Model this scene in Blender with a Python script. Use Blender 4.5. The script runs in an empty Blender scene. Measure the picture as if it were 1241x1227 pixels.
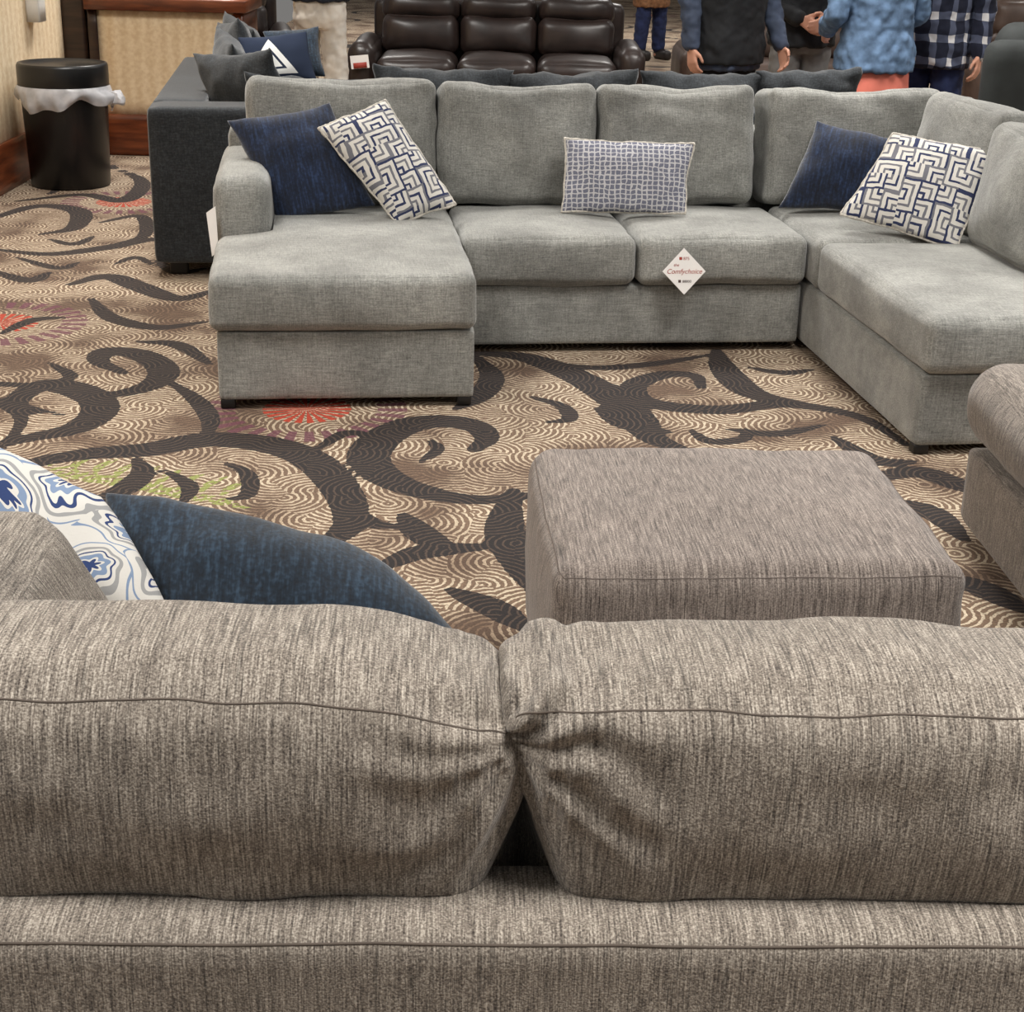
import bpy, bmesh, math, random
import numpy as np
from mathutils import Vector, Matrix, noise
random.seed(7)
S=bpy.context.scene; C=S.collection; PI=math.pi
S.view_settings.view_transform='Standard'
V=Vector
# ---------------------------------------------------------------- camera
H=1.65; F=1900.0
R=Matrix.Rotation(PI/2-math.radians(21.36),3,'X') @ Matrix.Rotation(math.radians(1.5),3,'Z')
cd=bpy.data.cameras.new('camera'); cam=bpy.data.objects.new('camera',cd); C.objects.link(cam)
cd.sensor_fit='HORIZONTAL'; cd.sensor_width=36; cd.lens=F/1241*36; cd.clip_end=200
cam.matrix_world=Matrix.Translation((0,0,H)) @ R.to_4x4()
S.camera=cam
CP=V((0,0,H))
def ray(px,py): return R @ V((px-620.5,613.5-py,-F))
def onz(px,py,z=0):
    d=ray(px,py); return CP+d*((z-H)/d.z)
def onplane(px,py,p0,n):
    d=ray(px,py); return CP+d*((V(p0)-CP).dot(n)/d.dot(n))
# ---------------------------------------------------------------- materials
def col(r,g,b):
    f=lambda c:(c/12.92 if c<=.04045 else ((c+.055)/1.055)**2.4)
    return (f(r/255),f(g/255),f(b/255),1)
def newmat(name,rough=.85):
    m=bpy.data.materials.new(name); m.use_nodes=True; nt=m.node_tree
    b=nt.nodes['Principled BSDF']; b.inputs['Roughness'].default_value=rough
    return m,nt,b
def setin(nt,s,v):
    if isinstance(v,bpy.types.NodeSocket): nt.links.new(v,s)
    elif v is not None: s.default_value=v
def mth(nt,op,a,b=None,c=None):
    n=nt.nodes.new('ShaderNodeMath'); n.operation=op
    setin(nt,n.inputs[0],a); setin(nt,n.inputs[1],b); setin(nt,n.inputs[2],c)
    return n.outputs[0]
def mixc(nt,fac,a,b,mode='MIX'):
    n=nt.nodes.new('ShaderNodeMix'); n.data_type='RGBA'; n.blend_type=mode
    setin(nt,n.inputs[0],fac); setin(nt,n.inputs[6],a); setin(nt,n.inputs[7],b)
    return n.outputs[2]
def vmath(nt,op,a,b=None):
    n=nt.nodes.new('ShaderNodeVectorMath'); n.operation=op
    setin(nt,n.inputs[0],a)
    if b is not None: setin(nt,n.inputs[1],b)
    return n
def mapping(nt,vec,scale):
    n=nt.nodes.new('ShaderNodeMapping'); nt.links.new(vec,n.inputs[0]); n.inputs['Scale'].default_value=scale
    return n.outputs[0]
def noisen(nt,vec,scale=1,detail=2,rough=.5):
    n=nt.nodes.new('ShaderNodeTexNoise'); nt.links.new(vec,n.inputs['Vector'])
    n.inputs['Scale'].default_value=scale; n.inputs['Detail'].default_value=detail; n.inputs['Roughness'].default_value=rough
    return n.outputs[0]
def ramp(nt,fac,stops,const=False):
    n=nt.nodes.new('ShaderNodeValToRGB'); nt.links.new(fac,n.inputs[0]); cr=n.color_ramp
    if const: cr.interpolation='CONSTANT'
    while len(cr.elements)<len(stops): cr.elements.new(.5)
    for e,(p,c) in zip(cr.elements,stops): e.position=p; e.color=c
    return n.outputs[0]
def gv(x): return (x,x,x,1)
def objco(nt,rnd=True):
    tc=nt.nodes.new('ShaderNodeTexCoord'); v=tc.outputs['Object']
    if rnd:
        oi=nt.nodes.new('ShaderNodeObjectInfo'); a=nt.nodes.new('ShaderNodeVectorMath'); a.operation='ADD'
        k=mth(nt,'MULTIPLY',oi.outputs['Random'],7.0)
        nt.links.new(v,a.inputs[0]); nt.links.new(k,a.inputs[1]); v=a.outputs[0]
    return v
def bump(nt,b,h,st=.3,dist=.004):
    n=nt.nodes.new('ShaderNodeBump'); n.inputs['Strength'].default_value=st; n.inputs['Distance'].default_value=dist
    nt.links.new(h,n.inputs['Height']); nt.links.new(n.outputs[0],b.inputs['Normal'])
def fabric(name,dark,mid,light,freq,lo,mode='streak',bs=.35,spread=.15,sheen=.2,gw=.3,patch=(.82,1.1),pf=3.5,slub=None):
    m,nt,b=newmat(name,.95); v=objco(nt)
    n1=noisen(nt,mapping(nt,v,(freq,lo,lo)),1,3,.6)
    if mode=='streak':
        n2=noisen(nt,mapping(nt,v,(lo,freq,lo)),1,3,.6)
        g=nt.nodes.new('ShaderNodeTexCoord'); sx=nt.nodes.new('ShaderNodeSeparateXYZ'); nt.links.new(g.outputs['Normal'],sx.inputs[0])
        k=mth(nt,'GREATER_THAN',mth(nt,'ABSOLUTE',sx.outputs[0]),.75); ik=mth(nt,'SUBTRACT',1.0,k)
        st=mth(nt,'ADD',mth(nt,'MULTIPLY',n1,ik),mth(nt,'MULTIPLY',n2,k))
        gr=noisen(nt,v,freq*.9,1)
        h=mth(nt,'ADD',mth(nt,'MULTIPLY',st,1-gw),mth(nt,'MULTIPLY',gr,gw))
    else:
        n2=noisen(nt,mapping(nt,v,(lo,freq,freq)),1,3,.6); gr=noisen(nt,v,freq*.8,1)
        h=mth(nt,'ADD',mth(nt,'ADD',mth(nt,'MULTIPLY',n1,.3),mth(nt,'MULTIPLY',n2,.4)),mth(nt,'MULTIPLY',gr,.3))
    c=ramp(nt,h,[(.5-spread,dark),(.5,mid),(.5+spread,light)])
    if slub:
        f2,l2,dk,lt=slub
        a1=noisen(nt,mapping(nt,v,(f2,l2,l2)),1,1); a2=noisen(nt,mapping(nt,v,(l2,f2,l2)),1,1)
        s=mth(nt,'ADD',mth(nt,'MULTIPLY',a1,ik),mth(nt,'MULTIPLY',a2,k))
        c=mixc(nt,1.0,c,ramp(nt,s,[(.24,gv(lt)),(.36,gv(1)),(.60,gv(1)),(.70,gv(dk))]),'MULTIPLY')
    big=noisen(nt,v,pf,3)
    c=mixc(nt,1.0,c,ramp(nt,big,[(.3,gv(patch[0])),(.7,gv(patch[1]))]),'MULTIPLY')
    nt.links.new(c,b.inputs['Base Color']); b.inputs['Sheen Weight'].default_value=sheen
    bump(nt,b,h,bs); return m
def plain(name,c,rough=.7,var=.12,scale=12,metal=0,bs=.0):
    m,nt,b=newmat(name,rough); n=noisen(nt,objco(nt),scale,3)
    lo=tuple(x*(1-var) for x in c[:3])+(1,); hi=tuple(min(1,x*(1+var)) for x in c[:3])+(1,)
    nt.links.new(ramp(nt,n,[(.35,lo),(.65,hi)]),b.inputs['Base Color']); b.inputs['Metallic'].default_value=metal
    if bs: bump(nt,b,n,bs,.006)
    return m
M={}
M['grey']=fabric('grey chenille',col(96,96,93),col(142,142,137),col(179,178,172),240,20,'weave',.35,.19,.3,.3,(.68,1.14),5)
M['taupe']=fabric('taupe striated chenille',col(60,52,48),col(138,128,117),col(204,194,181),450,20,'streak',.5,.17,.2,.46,(.88,1.06),3.5,(340,12,.58,1.2))
M['taupe2']=fabric('taupe ottoman chenille',col(66,58,54),col(127,116,109),col(176,164,154),370,16,'streak',.45,.165,.2,.4,(.88,1.06),3.5,(250,11,.62,1.15))
M['taupe3']=fabric('taupe chaise chenille',col(60,54,50),col(118,109,101),col(166,156,146),330,20,'streak',.45,.165,.2,.45,(.86,1.06),3.5,(250,11,.62,1.15))
M['dark']=fabric('charcoal weave',col(26,29,32),col(42,46,50),col(62,66,71),170,30,'weave',.3)
M['navy']=fabric('navy velvet chenille',col(6,12,28),col(16,31,58),col(40,60,94),110,14,'streak',.5,.17,.35,.3,(.65,1.2),9)
M['teal']=fabric('dark teal navy chenille',col(12,20,30),col(26,41,56),col(52,72,92),140,18,'streak',.5,.18,.3,.4,(.75,1.12),6)
M['seam']=plain('seam thread',col(96,86,78),.95)
M['oseam']=plain('ottoman seam thread',col(104,94,88),.95)
M['leather']=plain('dark brown leather',col(46,36,33),.38,.25,9,0,.15)
M['brownl']=plain('brown leather',col(74,58,50),.45,.2,9,0,.15)
M['charl']=plain('charcoal upholstery',col(46,50,50),.8,.2,9)
M['blackp']=plain('black plastic',col(18,18,19),.35,.1)
M['blackf']=plain('black foot',col(20,17,15),.5,.1)
M['liner']=plain('white bin liner',col(200,200,204),.28,.16,14)
M['liner'].node_tree.nodes['Principled BSDF'].inputs['Alpha'].default_value=.78
M['card']=plain('white card',col(238,234,230),.5,.02)
M['redink']=plain('rust red ink',col(160,60,48),.6,.05)
M['darkink']=plain('dark brown ink',col(70,44,40),.6,.05)
M['skin']=plain('skin',col(205,150,125),.55,.06)
M['hair']=plain('brown hair',col(60,42,30),.6,.2,60)
M['eye']=plain('eye',col(40,30,26),.2,.05)
M['khaki']=plain('pale khaki cloth',col(222,216,206),.9,.18,8)
M['greytr']=plain('grey trouser cloth',col(120,118,116),.9,.15,8)
M['blackc']=plain('black jacket cloth',col(24,25,28),.85,.25,8)
M['navyc']=plain('navy jacket cloth',col(34,40,54),.85,.25,8)
M['slate']=plain('slate blue sleeve cloth',col(62,72,92),.85,.25,10)
M['denim']=plain('washed denim',col(100,126,158),.9,.28,18)
M['jeans']=plain('dark blue jeans',col(32,42,78),.9,.25,14)
M['coral']=plain('coral cloth',col(228,126,108),.85,.1,8)
M['brownc']=plain('tan brown coat cloth',col(132,92,62),.9,.25,30)
M['shoe']=plain('dark shoe',col(34,28,26),.5)
M['white']=plain('white painted metal',col(225,222,216),.5,.04)
M['trimw']=plain('white pillow trim',col(200,194,184),.95,.25,90,0,.3)
M['wallfar']=plain('far wall paint',col(190,170,140),.9,.06,2)
def wood(name,a,bc):
    m,nt,b=newmat(name,.35); v=objco(nt,False)
    n=noisen(nt,mapping(nt,v,(4,4,30)),1,4)
    nt.links.new(ramp(nt,n,[(.35,a),(.65,bc)]),b.inputs['Base Color']); return m
M['wood']=wood('red brown wood',col(84,40,22),col(128,68,38))
M['darkwood']=wood('dark brown wood',col(36,24,18),col(60,40,30))
def wallpaper(name,ax):
    m,nt,b=newmat(name,.85); v=objco(nt,False)
    s=nt.nodes.new('ShaderNodeSeparateXYZ'); nt.links.new(v,s.inputs[0])
    w=mth(nt,'SINE',mth(nt,'MULTIPLY',s.outputs[ax],75.0)); n=noisen(nt,v,40,3)
    h=mth(nt,'ADD',mth(nt,'MULTIPLY',w,.12),n)
    nt.links.new(ramp(nt,h,[(.3,col(226,200,162)),(.75,col(246,226,194))]),b.inputs['Base Color']); return m
M['paperY']=wallpaper('striped beige wallpaper',1); M['paperX']=wallpaper('striped beige panel paper',0)
def pl_setup(name):
    m,nt,b=newmat(name,.95); v=objco(nt,False)
    nn=nt.nodes.new('ShaderNodeTexNoise'); nt.links.new(v,nn.inputs['Vector']); nn.inputs['Scale'].default_value=22
    s=nt.nodes.new('ShaderNodeSeparateXYZ'); nt.links.new(v,s.inputs[0])
    w=mth(nt,'MULTIPLY',mth(nt,'SUBTRACT',nn.outputs[0],.5),.012)
    x=mth(nt,'ADD',s.outputs[0],w); y=mth(nt,'ADD',s.outputs[1],w)
    bump(nt,b,noisen(nt,v,300,2),.25,.002)
    return m,nt,b,v,x,y
def maze(cell=.066):
    m,nt,b,v,x,y=pl_setup('white and navy angular maze print')
    a=mth(nt,'DIVIDE',x,cell); c=mth(nt,'DIVIDE',y,cell)
    ia=mth(nt,'FLOOR',a); ic=mth(nt,'FLOOR',c); fa=mth(nt,'FRACT',a); fc=mth(nt,'FRACT',c)
    cb=nt.nodes.new('ShaderNodeCombineXYZ'); nt.links.new(ia,cb.inputs[0]); nt.links.new(ic,cb.inputs[1])
    wn=nt.nodes.new('ShaderNodeTexWhiteNoise'); nt.links.new(cb.outputs[0],wn.inputs['Vector'])
    sc=nt.nodes.new('ShaderNodeSeparateColor'); nt.links.new(wn.outputs['Color'],sc.inputs[0])
    fx=mth(nt,'ABSOLUTE',mth(nt,'SUBTRACT',mth(nt,'GREATER_THAN',sc.outputs[0],.5),fa))
    fy=mth(nt,'ABSOLUTE',mth(nt,'SUBTRACT',mth(nt,'GREATER_THAN',sc.outputs[1],.5),fc))
    mx=mth(nt,'MULTIPLY',mth(nt,'MAXIMUM',fx,fy),3.0)
    l=mth(nt,'GREATER_THAN',mth(nt,'FRACT',mx),.62)
    lc=mixc(nt,mth(nt,'GREATER_THAN',mth(nt,'FRACT',mth(nt,'ADD',mth(nt,'MULTIPLY',mth(nt,'FLOOR',mx),.37),sc.outputs[2])),.5),col(48,56,90),col(116,116,124))
    cc=mixc(nt,l,col(218,214,207),lc)
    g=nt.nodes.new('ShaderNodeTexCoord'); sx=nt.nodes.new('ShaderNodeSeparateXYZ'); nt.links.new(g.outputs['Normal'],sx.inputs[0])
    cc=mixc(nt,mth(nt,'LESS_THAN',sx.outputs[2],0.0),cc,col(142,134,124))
    nt.links.new(cc,b.inputs['Base Color']); return m
def gridp():
    m,nt,b,v,x,y=pl_setup('slate blue fabric with white hatch lines')
    n2=noisen(nt,v,35,2); x=mth(nt,'ADD',x,mth(nt,'MULTIPLY',n2,.012)); y=mth(nt,'ADD',y,mth(nt,'MULTIPLY',noisen(nt,v,28,1),.012))
    fx=mth(nt,'FRACT',mth(nt,'DIVIDE',x,.021)); fy=mth(nt,'FRACT',mth(nt,'DIVIDE',y,.018)); wv=mth(nt,'MULTIPLY',noisen(nt,v,50,1),.5)
    l=mth(nt,'MAXIMUM',mth(nt,'LESS_THAN',fx,wv),mth(nt,'LESS_THAN',fy,wv))
    nt.links.new(mixc(nt,l,col(112,114,130),col(196,195,198)),b.inputs['Base Color']); return m
def paisley():
    m,nt,b,v,x,y=pl_setup('white grey and navy paisley print')
    nn=nt.nodes.new('ShaderNodeTexNoise'); nt.links.new(v,nn.inputs['Vector']); nn.inputs['Scale'].default_value=7; nn.inputs['Detail'].default_value=1
    d=vmath(nt,'MULTIPLY',vmath(nt,'SUBTRACT',nn.outputs['Color'],(.5,.5,.5)).outputs[0],(.16,.16,0)).outputs[0]
    vv=vmath(nt,'MULTIPLY',vmath(nt,'ADD',v,d).outputs[0],(1,1.4,0)).outputs[0]
    vo=nt.nodes.new('ShaderNodeTexVoronoi'); vo.voronoi_dimensions='2D'; nt.links.new(vv,vo.inputs['Vector']); vo.inputs['Scale'].default_value=7.5
    # scalloped petals around each motif
    dv=vmath(nt,'SUBTRACT',vv,vo.outputs['Position']).outputs[0]; s=nt.nodes.new('ShaderNodeSeparateXYZ'); nt.links.new(dv,s.inputs[0])
    an=mth(nt,'ARCTAN2',s.outputs[1],s.outputs[0]); pet=mth(nt,'MULTIPLY',mth(nt,'SINE',mth(nt,'MULTIPLY',an,7.0)),.035)
    dd=mth(nt,'ADD',vo.outputs['Distance'],pet)
    w=col(226,223,217); nv=col(52,70,118); gr=col(164,164,164); bl=col(134,154,184)
    c=ramp(nt,dd,[(0,nv),(.09,w),(.14,bl),(.24,w),(.30,nv),(.335,w),(.40,gr),(.47,w),(.60,bl),(.64,w)],True)
    nt.links.new(c,b.inputs['Base Color']); return m
def tripat():
    m,nt,b,v,x,y=pl_setup('navy cloth with white triangle emblem')
    s=nt.nodes.new('ShaderNodeSeparateXYZ'); nt.links.new(v,s.inputs[0]); X=mth(nt,'ADD',s.outputs[0],.03); Y=s.outputs[1]
    t=mth(nt,'ADD',mth(nt,'MULTIPLY',Y,.72),mth(nt,'ABSOLUTE',X))
    def tri(tt,yy): return mth(nt,'MULTIPLY',mth(nt,'LESS_THAN',t,tt),mth(nt,'GREATER_THAN',Y,yy))
    a=mth(nt,'SUBTRACT',tri(.062,-.085),tri(.030,-.062)); a=mth(nt,'ADD',a,mth(nt,'SUBTRACT',tri(.016,-.052),tri(-.014,-.036)))
    nt.links.new(mixc(nt,a,col(24,36,58),col(218,218,215)),b.inputs['Base Color']); return m
def plaid():
    m,nt,b,v,x,y=pl_setup('navy and white plaid flannel')
    s=nt.nodes.new('ShaderNodeSeparateXYZ'); nt.links.new(v,s.inputs[0])
    wb=mth(nt,'MULTIPLY',noisen(nt,v,9,1),.04)
    a=mth(nt,'LESS_THAN',mth(nt,'FRACT',mth(nt,'DIVIDE',mth(nt,'ADD',mth(nt,'ADD',s.outputs[0],s.outputs[1]),wb),.12)),.36); c=mth(nt,'LESS_THAN',mth(nt,'FRACT',mth(nt,'DIVIDE',mth(nt,'ADD',s.outputs[2],wb),.12)),.36)
    k=mth(nt,'MULTIPLY',mth(nt,'ADD',a,c),.5)
    nt.links.new(ramp(nt,k,[(0,col(22,26,44)),(.5,col(78,84,104)),(1,col(214,212,212))]),b.inputs['Base Color']); return m
M['maze']=maze(); M['grid']=gridp(); M['paisley']=paisley(); M['tri']=tripat(); M['plaid']=plaid()
# ---------------------------------------------------------------- mesh helpers
def tag(o,label=None,cat=None,group=None,kind=None):
    if label: o['label']=label
    if cat: o['category']=cat
    if group: o['group']=group
    if kind: o['kind']=kind
    return o
def empty(name,loc,yaw,label,cat,group=None):
    o=bpy.data.objects.new(name,None); C.objects.link(o); o.location=loc; o.rotation_euler=(0,0,yaw); o.empty_display_size=.1
    return tag(o,label,cat,group)
def mk(name,verts,faces,mat,parent=None,smooth=True,loc=(0,0,0)):
    me=bpy.data.meshes.new(name); me.from_pydata([tuple(v) for v in verts],[],faces); me.update()
    if smooth: me.polygons.foreach_set('use_smooth',[True]*len(me.polygons))
    me.materials.append(mat); o=bpy.data.objects.new(name,me); C.objects.link(o); o.location=loc
    if parent: o.parent=parent
    return o
def frombm(name,bm,mat,parent=None,smooth=True):
    me=bpy.data.meshes.new(name); bm.to_mesh(me); bm.free(); me.materials.append(mat)
    if smooth: me.polygons.foreach_set('use_smooth',[True]*len(me.polygons))
    o=bpy.data.objects.new(name,me); C.objects.link(o)
    if parent: o.parent=parent
    return o
def softbox(name,lo,hi,mat,parent,r=.03,crown=(0,0,0),n=14,amp=0,freq=4,fn=None,rot=None,seed=None):
    lo=V(lo); hi=V(hi); c=(lo+hi)/2; h=(hi-lo)/2; r=min(r,h.x,h.y,h.z)*.999
    ins=h-V((r,r,r)); sd=V((random.random()*50,random.random()*50,3)) if seed is None else V((seed,seed*2,3))
    def f(p):
        q=[math.copysign(1-(1-min(1,abs(k)))**1.7,k) for k in p]
        P=V((q[0]*h.x,q[1]*h.y,q[2]*h.z))
        I=V([max(-ins[i],min(ins[i],P[i])) for i in range(3)]); d=P-I; L=d.length
        if L>1e-9: P=I+d*(r/L)
        for i in range(3):
            cr=crown[i]
            if cr:
                j,k=(i+1)%3,(i+2)%3; P[i]+=cr*q[i]*(1-q[j]**2)*(1-q[k]**2)
        if amp: P+=noise.noise_vector((P+c)*freq+sd)*amp + noise.noise_vector((P+c)*freq*2.7+sd)*amp*.35
        if fn: P=fn(P+c,q)-c
        return P
    nn=(n,n,n) if isinstance(n,int) else n
    idx={}; vs=[]; fs=[]
    def vid(i,j,k):
        t=(i,j,k)
        if t not in idx:
            idx[t]=len(vs); vs.append(f((2*i/nn[0]-1,2*j/nn[1]-1,2*k/nn[2]-1)))
        return idx[t]
    for ax in range(3):
        a,b=(ax+1)%3,(ax+2)%3
        for side in (0,nn[ax]):
            for i in range(nn[a]):
                for j in range(nn[b]):
                    q=[]
                    for (di,dj) in ((0,0),(1,0),(1,1),(0,1)):
                        t=[0,0,0]; t[ax]=side; t[a]=i+di; t[b]=j+dj; q.append(vid(*t))
                    fs.append(q if side else q[::-1])
    o=mk(name,vs,fs,mat,parent,True,c)
    if rot: o.rotation_euler=rot
    return o,f
def tube(name,pts,rad,mat,parent,closed=False,seg=6):
    pts=[V(p) for p in pts]; n=len(pts); vs=[]; fs=[]
    for i,p in enumerate(pts):
        a=pts[(i-1)%n] if (closed or i) else pts[0]; b=pts[(i+1)%n] if (closed or i<n-1) else pts[-1]
        t=(b-a).normalized(); u=t.cross(V((0,0,1)) if abs(t.z)<.9 else V((1,0,0))).normalized(); w=t.cross(u)
        rr=rad(i) if callable(rad) else rad
        for k in range(seg):
            an=2*PI*k/seg; vs.append(p+u*math.cos(an)*rr+w*math.sin(an)*rr)
    for i in range(n if closed else n-1):
        for k in range(seg):
            j=(i+1)%n; fs.append((i*seg+k,i*seg+(k+1)%seg,j*seg+(k+1)%seg,j*seg+k))
    return mk(name,vs,fs,mat,parent)
def lathe(name,prof,mat,parent,seg=40,wob=None,cap=True):
    vs=[];fs=[]
    for i,(r,z) in enumerate(prof):
        for k in range(seg):
            a=2*PI*k/seg; rr=r; zz=z
            if wob: rr,zz=wob(r,z,a,i)
            vs.append((rr*math.cos(a),rr*math.sin(a),zz))
    for i in range(len(prof)-1):
        for k in range(seg):
            fs.append((i*seg+k,i*seg+(k+1)%seg,(i+1)*seg+(k+1)%seg,(i+1)*seg+k))
    if cap: fs.append(tuple(range(seg))[::-1]); fs.append(tuple((len(prof)-1)*seg+k for k in range(seg)))
    return mk(name,vs,fs,mat,parent)
def frame_from_quad(quad,p0,n):
    n=V(n).normalized(); c=[onplane(x,y,p0,n) for x,y in quad]; ctr=sum(c,V())/4
    if n.dot(CP-ctr)<0: n=-n
    X=((c[1]+c[2])-(c[0]+c[3])).normalized(); X=(X-n*X.dot(n)).normalized(); Y=n.cross(X)
    m=Matrix(((X.x,Y.x,n.x,ctr.x),(X.y,Y.y,n.y,ctr.y),(X.z,Y.z,n.z,ctr.z),(0,0,0,1)))
    return m,[((p-ctr).dot(X),(p-ctr).dot(Y)) for p in c]
def pillow_mesh(name,c,th,mat,parent=None,trim=None,amp=.006,pinch=.075,N=26,pw=.5):
    idx={};vs=[];fs=[]; sd=V((random.random()*40,1,2))
    def w(t): return math.copysign(1-(1-abs(t))**1.5,t)
    def base(u,v):
        a=(u+1)/2; b=(1-v)/2
        x=(1-a)*(1-b)*c[0][0]+a*(1-b)*c[1][0]+a*b*c[2][0]+(1-a)*b*c[3][0]
        y=(1-a)*(1-b)*c[0][1]+a*(1-b)*c[1][1]+a*b*c[2][1]+(1-a)*b*c[3][1]
        k=1-pinch*((1-u*u)*abs(v)**3+(1-v*v)*abs(u)**3)
        return x*k,y*k
    def vid(i,j,s):
        e=i in(0,N) or j in(0,N); t=(i,j,0 if e else s)
        if t not in idx:
            u,v=w(2*i/N-1),w(2*j/N-1); x,y=base(u,v)
            h=th/2*max(0,(1-u*u)*(1-v*v))**pw*s if not e else 0
            P=V((x,y,h)); P+=noise.noise_vector(P*14+sd)*amp
            idx[t]=len(vs); vs.append(P)
        return idx[t]
    for s in (1,-1):
        for i in range(N):
            for j in range(N):
                q=[vid(i,j,s),vid(i+1,j,s),vid(i+1,j+1,s),vid(i,j+1,s)]
                fs.append(q if s>0 else q[::-1])
    o=mk(name,vs,fs,mat,parent)
    if trim:
        pts=[]
        for k in range(4*40):
            sd_,t=divmod(k,40); t=w(2*t/40-1)
            u,v=[(t,1),(1,-t),(-t,-1),(-1,t)][sd_]; x,y=base(u,v); q=V((x,y,0)); q+=noise.noise_vector(q*14+sd)*amp; pts.append(q)
        tube('trim',pts,lambda i:.004+.003*random.random(),trim,o,True,5)
    return o
def pillow(name,label,quad,p0,n,th,mat,trim=None,group=None,amp=.006,pinch=.075):
    m,c=frame_from_quad(quad,p0,n)
    o=pillow_mesh(name,c,th,mat,None,trim,amp,pinch); o.matrix_world=m
    return tag(o,label,'pillow',group)
def text(body,size,loc,mat,parent,shear=0):
    cu=bpy.data.curves.new('t','FONT'); cu.body=body; cu.size=size; cu.align_x='CENTER'; cu.align_y='CENTER'; cu.shear=shear; cu.extrude=.0003
    t=bpy.data.objects.new('t',cu); C.objects.link(t); bpy.context.view_layer.update()
    me=bpy.data.meshes.new_from_object(t.evaluated_get(bpy.context.evaluated_depsgraph_get())); bpy.data.objects.remove(t)
    me.materials.clear(); me.materials.append(mat)
    o=bpy.data.objects.new('lettering',me); C.objects.link(o); o.parent=parent; o.location=loc; return o
def box(name,lo,hi,mat,parent=None,r=.006,n=4): return softbox(name,lo,hi,mat,parent,r,n=n)[0]
# ---------------------------------------------------------------- floor with scroll carpet
def cat(pts,k=8):
    pts=[np.array(p[:2]) for p in pts]; out=[]
    P=[2*pts[0]-pts[1]]+pts+[2*pts[-1]-pts[-2]]
    for i in range(1,len(P)-2):
        for s in range(k):
            t=s/k; a,b,c,d=P[i-1],P[i],P[i+1],P[i+2]
            out.append(.5*((2*b)+(-a+c)*t+(2*a-5*b+4*c-d)*t*t+(-a+3*b-3*c+d)*t**3))
    out.append(pts[-1]); return np.array(out)
scr=[([(575,545),(590,532),(578,518),(545,511),(500,514),(462,532),(447,556),(470,580),(520,598),(580,606),(650,600)],.13),
([(-20,590),(40,562),(110,550),(180,545),(250,533),(320,538),(375,556),(412,592),(425,630),(400,655),(335,672)],.13),
([(462,532),(420,525),(380,548)],.05),
([(85,618),(135,602),(172,575),(165,556)],.08),
([(40,500),(20,486),(55,466),(100,474),(122,495),(95,518),(40,530),(-30,545)],.12),
([(150,452),(120,438),(130,426),(170,430),(198,448),(185,466),(140,478),(100,476)],.11),
([(575,428),(640,434),(710,462),(765,500),(790,530),(840,550)],.135),([(725,495),(760,515),(812,524)],.085),
([(850,470),(842,456),(805,454),(768,468),(785,488),(870,497),(950,490),(1040,505),(1100,540)],.095),
([(868,425),(880,450),(915,478),(985,492)],.115),([(650,436),(720,446),(800,440),(860,430)],.06),
([(455,692),(500,672),(540,666),(598,662)],.085),([(488,624),(512,648),(550,668)],.09),([(622,595),(612,640),(630,680),(650,720)],.115),
([(-20,268),(45,250),(95,256),(90,276),(50,284)],.11),([(-10,302),(60,308),(130,300),(190,290),(250,300)],.095),
([(85,345),(130,335),(170,348),(215,362),(260,352)],.11),([(110,362),(135,385),(190,397),(250,390)],.08),
([(-10,328),(35,340),(60,330)],.08),([(130,200),(172,220),(150,243),(100,236),(20,244)],.10),
([(1040,585),(1110,572),(1170,590),(1230,600)],.10),([(1075,605),(1130,622),(1170,655)],.09),([(1160,700),(1200,718),(1245,742)],.095),
([(577,432),(596,456),(582,480),(552,496)],.09),([(1010,530),(1060,558),(1110,560)],.08),([(255,442),(215,418),(165,414)],.07),
([(545,715),(600,738),(640,765)],.085),([(60,235),(100,215),(140,200)],.08),([(205,462),(238,485),(255,510),(248,533)],.065),
([(880,520),(940,526),(1000,515)],.055),([(425,612),(445,632),(480,640)],.065),([(905,445),(950,452),(985,448)],.055),([(835,520),(860,535),(900,532),(905,520)],.055),([(640,480),(680,492),(690,508),(660,512)],.055),
([(0,215),(60,205),(110,190)],.08),([(120,270),(170,262),(175,285),(140,296)],.07),([(190,315),(215,330),(250,325)],.07),([(510,560),(530,545),(520,532)],.045),([(0,405),(40,388),(80,385)],.06),
([(20,312),(70,325),(95,318)],.06),([(60,290),(90,296),(115,286)],.06),([(140,320),(165,312),(185,322)],.05),([(60,440),(85,455),(70,466)],.05),([(270,560),(300,575),(300,600),(275,605)],.05),([(200,570),(230,590),(220,612)],.05)]
scr=[(cat([onz(x,y) for x,y in p]),w) for p,w in scr]
rg=random.Random(5)
for i in range(190):
    x=rg.uniform(-3,9); y=rg.uniform(9.5,30)
    if i>150: x=rg.uniform(1.6,5); y=rg.uniform(2,9)
    if i>175: x=rg.uniform(-3,-1.6); y=rg.uniform(1,6)
    a=rg.uniform(0,6.28); k=rg.choice((-1,1)); p=[]; r=rg.uniform(.06,.12)
    for s in range(9):
        th=a+k*s*.62; rr=r+.055*s; p.append((x+rr*math.cos(th),y+rr*math.sin(th)))
    scr.append((cat(p,4),rg.uniform(.07,.11)))
xs=np.concatenate([np.arange(-3.1,2.6,.022),np.arange(2.6,9.6,.1)]); ys=np.concatenate([np.arange(-1.5,1.8,.15),np.arange(1.8,9,.022),np.arange(9,31,.1)])
GX,GY=np.meshgrid(xs,ys); gx=GX.ravel(); gy=GY.ravel()
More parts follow.
